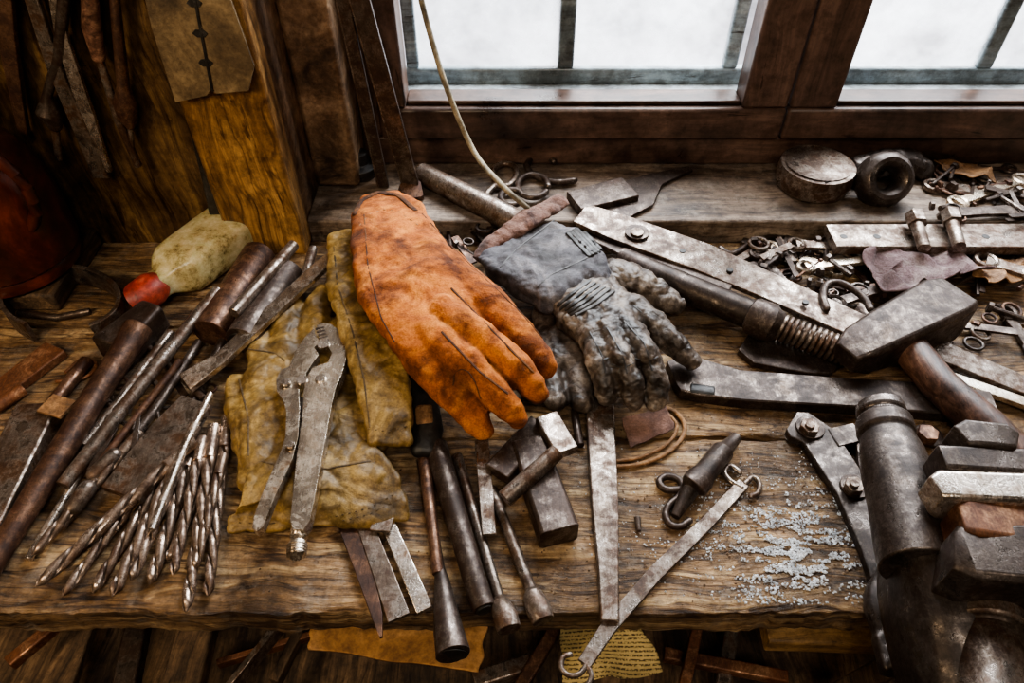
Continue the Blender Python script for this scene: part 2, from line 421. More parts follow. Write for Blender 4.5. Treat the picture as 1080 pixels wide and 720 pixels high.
T('wall_back').box((-1.6,-2.4,-.85),(1.9,-2.2,1.7),WALLM).done(0)
T('ceiling').box((-1.6,-2.4,1.7),(1.9,1.1,1.8),WALLM).done(0)
w=T('wall_front')
w.box((-1.2,.7255,-.85),(-.262,1.0,1.7),WALLM)
w.box((-.262,YW+.02,-.85),(1.5,1.0,-.04),WALLM)
w.box((-.262,YW-.03,1.0),(1.5,1.0,1.7),WALLM).box((1.3,.80,-.04),(1.5,1.0,1.0),WALLM)
w.done(0)
T('wall_panel').box((-1.2,.708,-.034),(-.262,.725,1.0),PANEL).done(0.001)
T('trim_1').box((-.335,.675,.0),(-.245,.7075,1.0),POST).done(0.004)
T('trim_2').box((-.262,.7085,-.03),(-.2485,YW+.05,1.0),REVEAL).done(0.001)
T('trim_3').box((-.248,.775,.0285),(-.192,YW+.05,1.0),REVEAL).done(0.006)
# window
win=empty('window_1',(0,0,0))
T('frame_rail').box((-.1915,YW-.012,.0285),(1.3,YW+.05,.068),FRAME).done(0.003,parent=win)
T('frame_stile_left').box((-.1915,YW-.01,.0685),(-.165,YW+.05,1.0),FRAMEV).done(0.003,parent=win)
GL=glassm()
def sash(k,x0,x1,s0,s1,mx):
    T('sash_bottom_%d'%k).box((x0,YW-.022,.070),(x1,YW+.02,.112),FRAME).done(0.004,parent=win)
    T('sash_bead_%d'%k).box((x0+s0,YW-.012,.1125),(x1-s1,YW+.02,.118),FRAME).done(0.002,parent=win)
    T('sash_top_%d'%k).box((x0,YW-.022,.93),(x1,YW+.02,.98),FRAME).done(0.004,parent=win)
    T('sash_stile_a%d'%k).box((x0,YW-.021,.1125),(x0+s0,YW+.02,.93),FRAMEV).done(0.004,parent=win)
    T('sash_stile_b%d'%k).box((x1-s1,YW-.021,.1125),(x1,YW+.02,.93),FRAMEV).done(0.004,parent=win)
    y0,y1=YW+.045,YW+.06
    T('casement_rail_%d'%k).box((x0+.01,y0,.09),(x1-.01,y1,.132),BLUEG).done(0.003,parent=win)
    T('casement_ledge_%d'%k).box((x0+.01,YW+.021,.09),(x1-.01,y0,.112),PALEB).done(0.002,parent=win)
    T('casement_stile_a%d'%k).box((x0+s0-.004,y0,.132),(x0+s0+.012,y1,.95),BLUEG).done(0.003,parent=win)
    T('casement_stile_b%d'%k).box((x1-s1-.014,y0,.132),(x1-s1+.004,y1,.95),BLUEG).done(0.003,parent=win)
    T('muntin_%d'%k).box((mx-.010,y0,.132),(mx+.010,y1,.95),BLUEG).done(0.003,parent=win)
    T('muntin_cross_%d'%k).box((x0+s0,y0+.002,.50),(x1-s1,y1-.002,.52),BLUEG).done(0.003,parent=win)
    T('pane_%d'%k).box((x0+s0,y0+.006,.12),(x1-s1,y0+.009,.95),GL).done(0,parent=win)
sash(1,-.164,.338,.034,.056,.068)
sash(2,.3405,1.2,.058,.05,.60)
T('ground').box((-6,1.01,-.5),(8,12,-.45),snow()).done(0)
# ---------------- wall hung tools (left) ----------------
YP=.69
def WL(pts,mat,name,flat=None,cap='flat',t=None):
    nd=[]
    for q in pts:
        Y=q[3] if len(q)>3 else YP
        p=PW(q[0],q[1],Y);tt=p.y/(cT+(360-q[1])/F*sT)
        r=q[2]/2*tt/F
        nd.append((p,r,flat if flat else r))
    return (t or T(name)).loft(nd,mat,'rect' if flat else 'round',n=16,cap=cap,up=Vector((0,-1,0)))
WL([(22,-40,14),(58,70,15),(108,186,17)],STEEL,'hanging_file',0.004).done()
WL([(48,-60,10),(66,40,13),(92,120,15),(112,180,12)],STEELB,'hanging_chisel',0.003).done()
t=WL([(94,-60,14),(94,-20,16),(97,30,20),(104,60,14)],HANDLE,'hanging_screwdriver',cap='round')
WL([(103,55,8),(124,125,9),(146,175,8)],STEEL,'',cap='flat',t=t);t.done()
t=WL([(70,-30,14),(62,60,12),(50,100,10),(52,118,26),(58,132,14)],STEELD,'hanging_hand_drill',cap='round')
WL([(58,132,8),(62,168,7)],STEEL,'',t=t);t.done()
WL([(178,20,10),(200,110,12),(222,190,16),(236,246,20)],BLACK,'hanging_strap',0.003).done()
WL([(0,-40,20),(8,40,18),(20,110,12),(26,140,10)],BROWNM,'hanging_wrench',0.004).done()
t=WL([(118,-30,10),(126,50,12),(130,90,13),(132,110,24),(135,124,20),(137,132,10)],BROWNM,'hanging_gimlet',cap='round')
WL([(137,132,6),(140,160,4)],STEEL,'',t=t);t.done()
t=T('notched_plate')
pp=[(148,-20),(160,30),(185,108),(218,101),(222,95),(228,99),(262,96),(268,70),(236,-20)]
t.prism([PW(u,v,.66) for u,v in pp],0.003,STAINED,Vector((0,1,0)))
for u,v in ((205,3),(211,35),(217,66)):
    p=PW(u,v,.66);t.loft([(p+Vector((0,.002,0)),.007,.004),(p-Vector((0,.001,0)),.007,.004)],BLACK,n=6)  # black discs paint the dark of the holes on a solid plate
t.loft([(PW(200,-30,.6595),.0012,.001),(PW(224,96,.6595),.0012,.001)],BLACK,'rect')
t.done()
# ---------------- red oil can ----------------
c=P(34,296,0);c.y=.632;c.x-=.004
T('wood_block').box((c.x-.07,c.y-.055,.0005),(c.x+.06,c.y+.065,.024),DARKW).done(.003)
c.z=.0245
t=T('oil_can')
prof=[(.056,0),(.067,.004),(.069,.014),(.067,.018),(.071,.022),(.072,.08),(.068,.115),(.054,.145),(.032,.162),(.020,.170),(.017,.195),(.014,.215)]
t.loft([(c+Vector((0,0,z)),r,r) for r,z in prof],REDCAN,n=36)
t.loft([(c+Vector((.02+.06*math.sin(a),-.03,.115+.06*math.cos(a))),.006,.006) for a in [math.radians(k) for k in range(-20,170,15)]],REDCAN,n=10,cap='round')
t.done(0)
# ---------------- bottle ----------------
t=T('plastic_bottle')
t.loft(RL([(143,317,33),(146,315,36),(161,304,36),(164,302,32)],0.008,0.008),REDCAP,n=26)
def bt(u,v,w,h,z): return (P(u,v,z),w/2*PXM(u,v,z),h/2)
t.loft([bt(162,303,26,.028,.026),bt(171,297,26,.028,.026),bt(174,295,30,.032,.026),bt(181,289,46,.042,.0255),bt(188,284,56,.049,.025),bt(198,276,59,.050,.0255),bt(226,255,60,.050,.0255),bt(252,236,60,.050,.0255),bt(261,229,58,.047,.025),bt(265,226,50,.038,.025)],PLAST,n=40,p=4.2)
t.done(0)
t=T('ring_clamp')
pts=arc(68,322,62,34,-60,235,30)
t.loft([(P(u,v,.016),.0025,.013) for u,v in pts],STEEL,'rect')
t.loft(RL([(20,330,8),(60,335,8),(95,328,8)],.0,.0),STEELD,n=10)
t.done()
rod('round_bar',[(274,268,34),(222,352,38)],BROWNM,0.0)
t=T('pipe_offcut');t.loft(RL([(303,286,36),(256,360,38)],0),STEELD,n=24);q=R(255.5,361,30,.003);t.loft([q,(q[0]+(q[0]-R(256,360,30,.003)[0])*1.2,q[1],q[2])],BLACK,n=20);t.done()  # black disc on the end paints the shade of the bore
rod('round_bar',[(330,262,10),(320,300,10)],STEEL,0.02)
rod('steel_rod',[(310,258,12),(246,330,13)],STEEL,0.034)
bar('flat_bar',[(-20,430,20),(60,368,20)],.01,RUST,.0)
t=T('ball_peen_hammer')
t.loft(FL([(165,330,20),(118,372,32)],.032,.002),STEELD,'rect')
t.loft(RL([(146,345,30),(128,375,27),(100,418,26),(50,500,27),(-5,590,24),(-30,630,24)],.012,.0),BROWNM,n=20)
t.done(.003)
rod('steel_rod',[(230,306,13),(150,405,14),(66,512,15)],STEEL,.024,.008)
t=T('long_steel_chisel')
t.loft(FL([(352,270,9),(340,280,12),(232,380,13),(196,404,20)],.007,.036,.018),STEELB,'rect');t.done()
rod('steel_rod',[(210,360,9),(165,430,10),(110,500,10)],STEELD,.012,.006)
rod('steel_rod',[(190,380,8),(175,400,8),(100,495,8)],BROWNM,.02,.012)
rod('steel_rod',[(180,350,10),(128,420,10),(88,470,10)],STEEL,.004,.002)
rod('steel_rod',[(92,380,14),(20,470,15)],BROWNM,.0)
rod('steel_rod',[(240,350,10),(215,400,11),(196,440,11)],STEELD,.004)
rod('steel_rod',[(118,440,8),(60,540,9),(30,590,9)],STEELB,.004,.0)
rod('steel_rod',[(150,360,7),(215,420,7)],STEELD,.0,.012)
bar('flat_file',[(208,424,30),(180,458,40),(128,522,40)],.008,STEEL,.016,.012)
bar('square_steel_bar',[(44,432,40),(-20,560,44)],.02,STEEL,.0)
bar('square_steel_bar',[(6,560,20),(-30,640,20)],.01,STEELD,.0)
rod('steel_rod',[(25,410,14),(-20,440,14)],RUST,.0)
rod('steel_punch',[(222,415,7),(195,470,9),(160,558,8),(158,562,3)],STEELB,.024,.014)
rod('steel_rod',[(120,480,16),(100,500,17)],STEEL,.008,.006,cap='round')
rod('steel_rod',[(92,515,18),(78,535,18)],STEEL,.006,.004,cap='round')
wire('bent_wire',[(70,392),(84,380),(100,382),(98,392),(84,400),(60,402)],4,RUST,.0)
bar('brass_shim',[(48,425,22),(72,432,22)],.003,LEATH,.02)
# drill bits
bits=[((240,440),(219,628),13,.0),((226,450),(196,645),14,.004),((214,462),(182,606),12,.008),((206,468),(158,616),14,.0),
((197,472),(138,612),13,.006),((205,450),(118,628),14,.010),((184,480),(98,625),13,.0),((170,490),(66,628),12,.004),
((205,465),(38,618),15,.012),((148,456),(34,585),12,.006),((160,500),(60,600),11,.0),((236,480),(205,600),11,.008),((130,470),(62,560),11,.001),((190,500),(128,600),10,.0),((222,500),(176,590),10,.0)]
for (a,b,w,base) in bits:
    L=[];n=64
    for i in range(n+1):
        s=i/n;u=a[0]+(b[0]-a[0])*s;v=a[1]+(b[1]-a[1])*s
        ww=w*(1 if s<0.96 else (1-s)/0.04*0.85+0.15)
        q=R(u,v,ww if s<0.96 else w,base+.001);r=q[1]*(ww/w if s>=0.96 else 1)
        tl=(P(b[0],b[1],base)-P(a[0],a[1],base)).length
        tw=0 if s<0.18 else (s-0.18)*tl/(w*0.0008)*1.15
        L.append((q[0],r,r,tw))
    k=int(n*0.18)
    t=T('drill_bit');t.loft(L[:k+1],DRILLM,n=14);t.loft(L[k:],DRILLM,'flute',n=16);t.done(0)
# ---------------- gloves ----------------
g=empty('leather_gauntlet_glove',None)
t=T('hand')
t.loft(BL([(312,372,.014,96,.024),(312,410,.017,118,.028),(314,450,.017,128,.028),(322,490,.016,136,.026)]),KHAKI,n=28,cap='round',p=3)
for f in ([(278,385,.014,32,.024),(270,360,.013,30,.022),(276,338,.012,26,.018)],[(300,370,.016,34,.026),(302,335,.016,32,.024),(308,312,.015,26,.020)],
          [(328,370,.016,34,.026),(334,330,.017,33,.024),(342,308,.016,27,.020)],[(355,375,.015,34,.024),(366,340,.015,32,.024),(376,318,.014,26,.018)],
          [(264,470,.013,36,.024),(254,430,.012,32,.022),(251,402,.011,27,.018)]):
    t.loft(BL(f),KHAKI,n=20,cap='round')
t.loft(BL([(372,400,.014,44,.024),(384,470,.014,60,.024)]),KHAKI,n=20,cap='round')
o=t.done(remesh=.0019,smooth=3,disp=((.035,.009,1),(.015,.0025)),parent=g)
drape('seam',o,[[(252,400),(262,440),(262,480)],[(262,368),(290,372),(300,380)],[(340,500),(400,480)]],.0018,KHAKID,.03,g)
t=T('cuff')
t.loft(BL([(326,480,.020,126,.020),(330,498,.023,146,.022),(336,518,.020,172,.018),(336,536,.013,188,.012),(336,552,.007,194,.008)]),KHAKI,n=40,cap='round',p=4)
o=t.done(remesh=.0018,smooth=2,disp=((.045,.012,1),),parent=g)
drape('hem_stitching',o,[[(250,557),(290,559),(340,554),(390,542),(420,526)],[(252,551),(292,553),(340,548),(388,536),(416,521)]],.0012,KHAKID,.02,g,stitch=True)
drape('cuff_seam',o,[[(266,484),(300,492),(345,494),(390,486)]],.002,KHAKID,.03,g)
g=empty('leather_work_glove',None)
t=T('hand')
t.loft(BL([(364,252,.045,34,.022),(371,300,.05,50,.026),(390,350,.05,60,.028),(403,400,.045,60,.026),(410,440,.036,54,.020),(411,464,.03,50,.012)]),KHAKI,n=24,cap='round',p=3.2)
t.loft(BL([(385,270,.03,50,.05),(400,400,.02,46,.04)]),KHAKI,n=24,cap='round')
o=t.done(remesh=.0019,smooth=2,disp=((.028,.007,1),),parent=g)
drape('seam',o,[[(352,260),(356,300),(372,350),(384,400),(390,450)]],.0018,KHAKID,.05,g)
drape('hem_stitching',o,[[(388,452),(410,455),(430,449)],[(388,460),(410,463),(430,457)]],.0014,KHAKID,.05,g,stitch=True)
# orange suede glove
g=empty('suede_work_glove',None)
t=T('hand')
t.loft(BL([(402,208,.078,46,.014),(408,222,.08,74,.018),(418,255,.084,96,.026),(434,300,.086,116,.032),(460,340,.080,114,.030),(482,366,.072,104,.022),(506,388,.060,88,.016)]),ORANGE,n=32,cap='round',p=3)
FA=[[(470,284,.080,50,.036),(512,319,.078,44,.038),(550,355,.069,39,.034),(568,377,.060,33,.028),(576,387,.054,24,.020)],
[(468,330,.084,42,.038),(508,358,.081,39,.038),(544,389,.071,36,.034),(562,407,.060,31,.028),(569,415,.054,22,.020)],
[(450,350,.078,44,.038),(490,382,.076,40,.036),(520,412,.065,37,.034),(539,433,.054,31,.028),(546,442,.048,22,.018)],
[(425,345,.070,44,.034),(450,385,.063,44,.034),(482,419,.051,39,.032),(504,445,.040,33,.026),(511,454,.036,24,.018)]]
for f in FA: t.loft(BL(f),ORANGE,n=22,cap='round')
og=t.done(remesh=.0015,smooth=1,disp=((.05,.006,1),(.018,.003)),parent=g)
drape('seam',og,[[(384,226),(388,280),(402,335),(430,385),(458,418)],[(445,225),(478,262),(512,294),(548,328),(572,356)],
 [(478,406),(479,394),(486,388),(495,392),(502,404),(508,424),(518,444)]],.0015,ORDARK,.09,g)
drape('finger_crease_shade',og,[[(476,304),(505,334),(536,366),(568,398)],[(466,350),(506,392),(550,426)]],.0024,ORDARK,.09,g)  # dark tubes paint shade into the creases between the fingers
drape('cuff_hem',og,[[(374,226),(381,212),(398,203),(420,206),(438,222)]],.006,ORDARK,.085,g)
drape('hem_stitching',og,[[(379,238),(390,226),(404,221),(420,223),(442,238)]],.0014,LEATH,.085,g,stitch=True)
# grey glove
g=empty('leather_canvas_glove',None)
t=T('cuff')
t.loft(BL([(548,256,.048,104,.016),(566,268,.053,118,.028),(585,282,.054,114,.034),(604,302,.054,92,.036)]),CUFFB,n=32,cap='round',p=4)
oc=t.done(remesh=.0018,smooth=2,disp=((.03,.008,1),),parent=g)
drape('seam',oc,[[(520,290),(545,262),(590,228)],[(548,322),(580,290),(640,262)]],.0018,BLACK,.07,g)
drape('label',oc,[[(599,246),(622,270)],[(602,244.5),(625,268.5)],[(605,243),(628,267)],[(608,241.5),(631,265.5)],[(611,240),(633,263)]],.0060,BLACK,.07,g)
drape('label_text',oc,[[(605,248),(625,266)]],.0024,CUFFB,.07,g,stitch=True,lift=.0024)
t=T('lining')
t.loft(BL([(528,250,.054,22,.012),(560,230,.062,28,.014),(592,212,.06,22,.012)]),REDB,n=20,cap='round')
t.loft(BL([(505,272,.045,16,.01),(520,255,.05,22,.012),(550,240,.052,22,.012)]),REDB,n=20,cap='round')
t.done(remesh=.002,smooth=2,disp=((.02,.006,1),),parent=g)
t=T('hand')
t.loft(BL([(606,300,.05,76,.034),(626,326,.05,86,.038),(646,346,.048,84,.036)]),GREYL,n=28,cap='round',p=2.4)
fg=[[(618,338,.05,34,.034),(630,372,.052,28,.028),(636,396,.042,27,.026),(641,416,.03,24,.022)],
[(640,350,.054,32,.034),(656,380,.056,27,.028),(664,402,.044,26,.026),(668,423,.028,23,.02)],
[(658,345,.054,32,.034),(682,372,.056,28,.028),(692,398,.042,27,.026),(692,422,.026,24,.02)],
[(664,325,.05,34,.034),(694,346,.046,28,.028),(714,366,.036,26,.026),(730,381,.026,20,.02)],
[(645,290,.045,36,.034),(668,296,.045,40,.034),(692,308,.036,32,.028),(712,321,.028,24,.022)]]
for f in fg: t.loft(BL(f),GREYL,n=18,cap='round')
oh=t.done(remesh=.0015,smooth=2,disp=((.02,.006,1),(.01,.0018)),parent=g)
drape('elastic_wristband',oh,[[(580+i*5.5,330+i*.4),(600+i*5.5,312+i*2),(622+i*5,296+i*2.2)] for i in range(6)],.0044,BLACK,.07,g)
drape('seam',oh,[[(622,350),(634,372),(640,400)],[(640,345),(656,372),(664,404)],[(658,338),(680,362),(690,398)],[(668,322),(694,344),(716,366)]],.0016,BLACK,.07,g)
drape('knuckle_fold',oh,[[(622,378),(632,381),(642,377)],[(645,384),(656,388),(668,383)],[(670,378),(682,382),(694,376)],[(690,354),(698,350),(706,342)],[(628,398),(637,401),(648,397)],[(653,404),(664,407),(676,403)]],.0016,BLACK,.07,g)
g=empty('leather_work_glove',None)
t=T('hand')
for f in [[(590,330,.02,60,.035),(600,380,.02,60,.03)],[(575,352,.018,30,.028),(580,390,.018,28,.026),(586,422,.014,26,.022)],[(604,370,.018,30,.028),(610,400,.018,28,.026),(614,424,.014,25,.022)],[(560,380,.014,26,.024),(560,410,.012,24,.022)]]:
    t.loft(BL(f),GREYL,n=18,cap='round')
t.done(remesh=.002,smooth=2,disp=((.02,.004,1),),parent=g)
# ---------------- locking pliers ----------------
t=T('locking_pliers')
zt=.050
t.poly([(334,343),(340,340),(348,341),(356,347),(362,357),(365,369),(364,382),(360,395),(354,408),(350,425),(346,446),(338,490),(331,528),(326,550),(320,558),(309,558),(306,548),(309,520),(313,480),(319,440),(320,414),(323,398),(330,387),(346,382),(350,372),(345,364),(337,358)],zt,.012,CHROME)
t.poly([(331,346),(322,355),(314,366),(309,376),(305,386),(296,390),(291,400),(292,412),(299,422),(302,434),(301,460),(296,476),(288,494),(275,524),(268,544),(266,556),(271,560),(277,556),(283,540),(291,520),(301,500),(308,484),(314,462),(316,432),(315,408),(322,394),(330,382),(336,374),(331,366),(338,360),(333,354)],zt-.002,.009,CHROME)
t.loft(RL([(318,545,18),(315,566,19),(314,572,13),(314,574,20),(313,584,20),(313,586,15)],.032,.032),CHROME,n=20)
for u,v,w in ((341,362,13),(318,400,12),(301,402,10),(338,398,11),(306,468,9)): t.stud(u,v,w,zt-.001,.0025,STEELB)
t.loft(BL([(322,420,zt-.012,9,.004),(318,470,zt-.012,8,.004),(312,520,zt-.012,6,.004)]),STEELD,'rect')
for k in range(6): t.loft(BL([(333+k*1.2,347+k*3.4,zt-.0002,1.6,.002),(342+k*1.2,345+k*3.4,zt-.0002,1.6,.002)]),STEELD,'rect')
for k in range(8): t.loft(RL([(313.8-k*.12,573.5+k*1.5,21.5 if k%2 else 19.5),(313.7-k*.12,574.5+k*1.5,21.5 if k%2 else 19.5)],.0315),CHROME,n=20)
t.done(0.0026,bseg=4)
# ---------------- tools pointing to the front edge ----------------
t=T('file_handle_tool')
t.loft(FL([(437,398,24),(445,420,34),(450,455,36),(448,474,30)],.016,.02,.008),BLACK,'round',n=20,cap='round')
t.loft(RL([(446,470,14),(462,605,12)],.004,.002),BROWNM,n=12)
t.loft([(P(448,445,.027),.008,.003),(P(447,430,.029),.008,.003)],LEATH,n=14,cap='round');t.done()
t=T('cone_punch');t.loft(RL([(444,485,10),(464,600,11),(466,612,16),(473,665,32),(478,690,37)],.0,.0),STEELD,n=22)
q=R(478,690.3,32,.002);t.loft([q,(R(478,691.2,32,.002)[0],q[1],q[2])],BLACK,n=22);t.done()  # black end disc paints the shade inside the open cone
t=T('socket_tube_wrench');t.loft(RL([(460,470,24),(500,610,25),(511,642,25)],.002,.0),STEELD,n=20);t.loft(RL([(510.4,641,18),(511.7,644.5,18)],.003),BLACK,n=16);t.done()  # black plug painted as the dark inside of the tube
t=T('nut_driver');t.loft(RL([(482,480,11),(526,630,12),(528,638,22),(533,650,27),(537,664,26)],.0,.0),STEEL,n=20,cap='flat');t.done()
t=T('nut_driver');t.loft(RL([(518,515,12),(560,622,13),(562,628,22),(568,642,27),(573,655,25)],.0,.0),STEEL,n=20);t.done()
bar('flat_file',[(508,464,15),(516,564,15)],.004,STEEL,.014,.01)
bar('wood_chisel',[(366,552,20),(384,600,20),(398,650,12),(402,672,3)],.004,BROWNM,.002)
bar('wood_chisel',[(386,556,18),(406,610,22),(421,652,25)],.004,STEEL,.003)
bar('wood_chisel',[(406,545,15),(426,592,17),(448,644,18)],.005,STEELB,.001)
bar('scraper',[(395,545,30),(415,548,26)],.003,STEEL,.008)
t=T('square_steel_bar');t.loft(FL([(556,470,36),(590,566,42)],.026,.0),STEELD,'rect');t.done(.001)
bar('square_steel_bar',[(570,448,24),(524,500,28)],.012,STEELD,.012)
rod('steel_rod',[(588,476,18),(532,526,19)],STEEL,.028,.016)
bar('steel_plate',[(576,440,24),(598,478,24)],.01,STEEL,.022)
rod('steel_rod',[(606,434,8),(612,470,9)],STEELD,.0)
t=T('tapered_file');t.loft(FL([(632,425,30),(638,540,28),(641,600,22),(643,656,20)],.009,.0),STEEL,'rect');t.done(.001)
# ---------------- centre-right small things on bare bench ----------------
t=T('tool_bit_holder')
t.loft(RL([(777,461,12),(765,473,17),(762,476,24),(742,500,25),(738,505,30),(732,512,30),(728,516,20),(712,545,10)],.002,.002),STEELD,n=18);t.done()
wire('iron_hook',[(716,516),(702,516),(695,508),(703,502),(715,505),(720,514),(716,524),(706,532),(702,543),(707,553),(718,555),(727,549)],8,STEELD)
t=T('hooked_strap')
t.loft(FL([(784,510,13),(745,552,15),(690,606,17),(640,664,17),(616,700,16)],.004,.001),STEEL,'rect')
for pl in ([(786,510),(794,503),(801,510),(799,520),(792,523)],[(782,514),(770,507),(764,498),(770,491),(780,498)],[(620,698),(612,710),(600,712),(592,704),(594,693),(601,690)],[(618,700),(624,712),(620,722)]):
    t.loft(RL([(q[0],q[1],6) for q in spline(pl,3)],.001),STEEL,n=10,cap='round')
t.done(.0005)
wire('leather_cord',[(652,492),(672,490),(700,480),(718,464),(722,448),(712,434),(700,430)],5,LEATH)
wire('leather_cord',[(650,486),(676,482),(704,468),(714,450),(706,438)],4,LEATH)
rod('small_screw',[(672,545,7),(674,560,5)],STEELD)
# ---------------- long wrench, bars, clamp, hammer ----------------
t=T('spud_wrench')
t.loft(FL([(708,398,28),(716,397,36),(738,401,38),(780,410,32),(900,418,30),(990,424,32),(1046,430,26)],.014,.0),STEELD,'rect')
t.loft([(P(730,409,.0135),.006,.002),(P(752,412,.0135),.006,.002)],BLACK,n=14,cap='round');t.done(.003)  # black inlay paints the shade of the slot
t=T('flat_steel_rule')
t.loft(FL([(612,226,22),(650,240,28),(740,272,30),(800,298,28),(905,345,26)],.006,.036,.024),STEEL,'rect')
t.stud(672,244,26,.040,.002,STEELD);t.stud(672,244,14,.042,.003,STEEL)
for u,v in ((720,264),(770,284),(850,318)): t.stud(u,v,7,.034,.0035,BLACK)
t.done()
t=T('steel_plate');t.poly([(612,236),(640,228),(735,264),(764,284),(774,298),(770,306),(756,307),(735,300),(650,266),(618,250)],.033,.005,STEELD);t.done(.0015)
bar('flat_steel_bar',[(900,330,22),(985,368,20),(1100,416,18)],.006,STEEL,.018,.006)
bar('flat_steel_bar',[(985,392,8),(1100,432,10)],.006,CHROME,.008,.004)
t=T('screw_clamp')
t.loft(RL([(655,272,24),(690,290,30),(790,331,32),(794,333,40),(812,341,42),(816,343,36)],.012,.006),STEELD,n=22)
a=R(812,341,18,.018)[0];b=R(900,374,18,.014)[0]
t.loft([(a,.009,.009),(b,.009,.009)],STEELD,n=16)
ax=(b-a).normalized();e1=ax.cross(Z).normalized();e2=e1.cross(ax);L=[];turns=15;rr=.0125
for i in range(turns*14+1):
    q=2*math.pi*i/14;L.append((a+(b-a)*(i/(turns*14))+e1*(rr*math.cos(q))+e2*(rr*math.sin(q)),.0024,.0024))
t.loft(L,STEEL,n=7,up=ax);t.done(0)
t=T('clamp_jaw');t.loft(FL([(786,378,20),(815,362,60),(860,372,50),(884,388,24)],.008,.0),STEELD,'rect');t.done()
t=T('sledge_hammer')
t.loft(FL([(890,377,26,.020),(903,370,40,.034),(930,357,46,.042),(955,345,50,.046),(990,327,54,.048),(1003,320,46,.042)],.044,.010),STEELD,'rect')
t.done(.004)
t=T('hammer_handle')
t.loft(RL([(955,362,34),(990,405,36),(1040,450,40),(1100,510,42)],.012,.006),HANDLE,n=22,p=2.3);t.done()
# ---------------- pipe, cable, leaning bars, hooks at the back left ----------------
rod('steel_pipe',[(444,182,22),(548,236,28)],STEEL,.03,.02)
t=T('leaning_angle_iron')
for (a,b,wd,yy) in (((436,204),(380,0),.020,.76),((405,196),(362,0),.013,.765)):
    p=P(a[0],a[1],.03);q=PW(b[0],b[1],yy);q=p+(q-p)*2.2
    if q.y>.768: q.y=.768
    t.loft([(p,wd/2,.003),(q,wd/2,.003)],STEELD,'rect',up=Vector((0,-1,0)))
    t.loft([(p+Vector((-wd/2,.006,0)),.002,.007),(q+Vector((-wd/2,.006,0)),.002,.007)],STEEL,'rect',up=Vector((0,-1,0)))
t.loft([(P(434,206,.0285),.015,.013),(P(434,200,.042),.013,.011)],BROWNM,'rect')
t.done(.001)
t=T('rubber_knob');p=P(382,185,.0285);t.loft([(p,.017,.017),(p+Z*.008,.021,.021),(p+Z*.016,.021,.021),(p+Z*.02,.012,.012),(p+Z*.034,.011,.011),(p+Z*.036,.006,.006)],BLACK,n=22);t.done()
t=T('electric_cable')
a=P(556,219,.068);cp=[a,P(530,196,.09),PW(500,160,.74),PW(472,95,.76),PW(452,30,.78),PW(438,-30,.79),PW(430,-90,.79)]
t.loft([(q,.0032,.0032) for q in spline(cp,6)],CORD,n=10,cap='round');t.done(0)
wire('iron_hook',[(606,190),(585,192),(565,186),(556,176),(562,166),(575,165),(584,170)],7,STEELD,.03)
wire('iron_hook',[(512,206),(522,196),(536,196),(545,184),(541,175),(529,173),(520,180),(522,190)],7,STEEL,.03)
wire('iron_hook',arc(562,196,16,12,0,330,14),7,STEELD,.032)
wire('iron_hook',arc(540,208,12,8,20,300,10),7,STEELD,.032)
bar('flat_bar',[(605,215,22),(664,200,24)],.012,STEELD,.03)
t=T('putty_knife');t.loft(FL([(640,222,36),(668,206,40),(690,190,16),(728,178,5)],.004,.03),STEELD,'rect');t.done()
wire('iron_hook',[(727,270),(735,262),(745,268),(752,282),(762,276)],9,STEELD,.02)
wire('iron_hook',[(760,262),(772,268),(790,258),(812,250),(830,248)],7,STEELD,.0)
# ---------------- right pile on sill ----------------
t=T('iron_cup');p=P(855,196,.0285)
pr=[(.034,0),(.044,.004),(.047,.018),(.045,.032),(.040,.034),(.036,.030),(.026,.022),(.006,.020)]
t.loft([(p+Z*z,r,r) for r,z in pr],STEEL,n=30);t.done(0)
t=T('pipe_coupling');c=P(924,208,.03)
L=[]
for i in range(28):
    a=2*math.pi*i/28;q=c+Vector((.023*math.cos(a),.012*math.sin(a),.026+.019*math.sin(a)));L.append((q,.011,.018))
t.loft(L,IRON,n=14,ring=True,up=Vector((0,-.8,.6)));t.done(0,disp=((.012,.004),))
t=T('iron_casting');t.loft(BL([(905,178,.045,30,.03),(930,172,.05,36,.035),(960,172,.045,34,.03),(975,180,.04,22,.024)]),IRON,n=14,cap='round');t.done(remesh=.003,smooth=1,disp=((.02,.01),))
t=T('drilled_flat_bar')
t.loft(FL([(875,252,24),(1100,252,26)],.012,.022),STEEL,'rect')
for u in (890,925,1040): t.stud(u,249,8,.0335,.001,BLACK)  # black studs paint the shade of the drilled holes
t.done()
for (u,v) in ((965,228),(1002,226)):
    t=T('hex_bolt');t.loft(RL([(u+10,v+34,13),(u+2,v+8,13)],.036,.04),STEEL,n=14);t.loft(RL([(u+3,v+9,20),(u-1,v-2,20)],.036,.038),STEEL,'hex');t.done()
wire('iron_hook',[(872,325),(868,312),(872,300),(885,298),(900,305),(912,315),(918,326)],8,STEELD,.03)
def wrench(name,a,b,w,z,mat,kind='ring'):
    t=T(name)
    t.loft(FL([(a[0],a[1],w),((a[0]+b[0])/2,(a[1]+b[1])/2,w*.8),(b[0],b[1],w)],.005,z),mat,'rect')
    for c_ in (a,b):
        p=P(c_[0],c_[1],z+.003);r=w*1.0*PXM(c_[0],c_[1],z)
        t.loft([(p+Vector((r*math.cos(q),r*math.sin(q),0)),r*.3,.004) for q in [math.radians(k) for k in (range(0,360,24) if kind=='ring' else range(-120,130,20))]],mat,'round',n=8,ring=(kind=='ring'))
    t.done(0)
wrench('ring_spanner',(985,196),(1072,206),9,.03,STEEL)
wrench('ring_spanner',(1010,214),(1078,190),9,.034,CHROME)
wrench('open_end_wrench',(1000,225),(1070,222),10,.036,STEELD,'open')
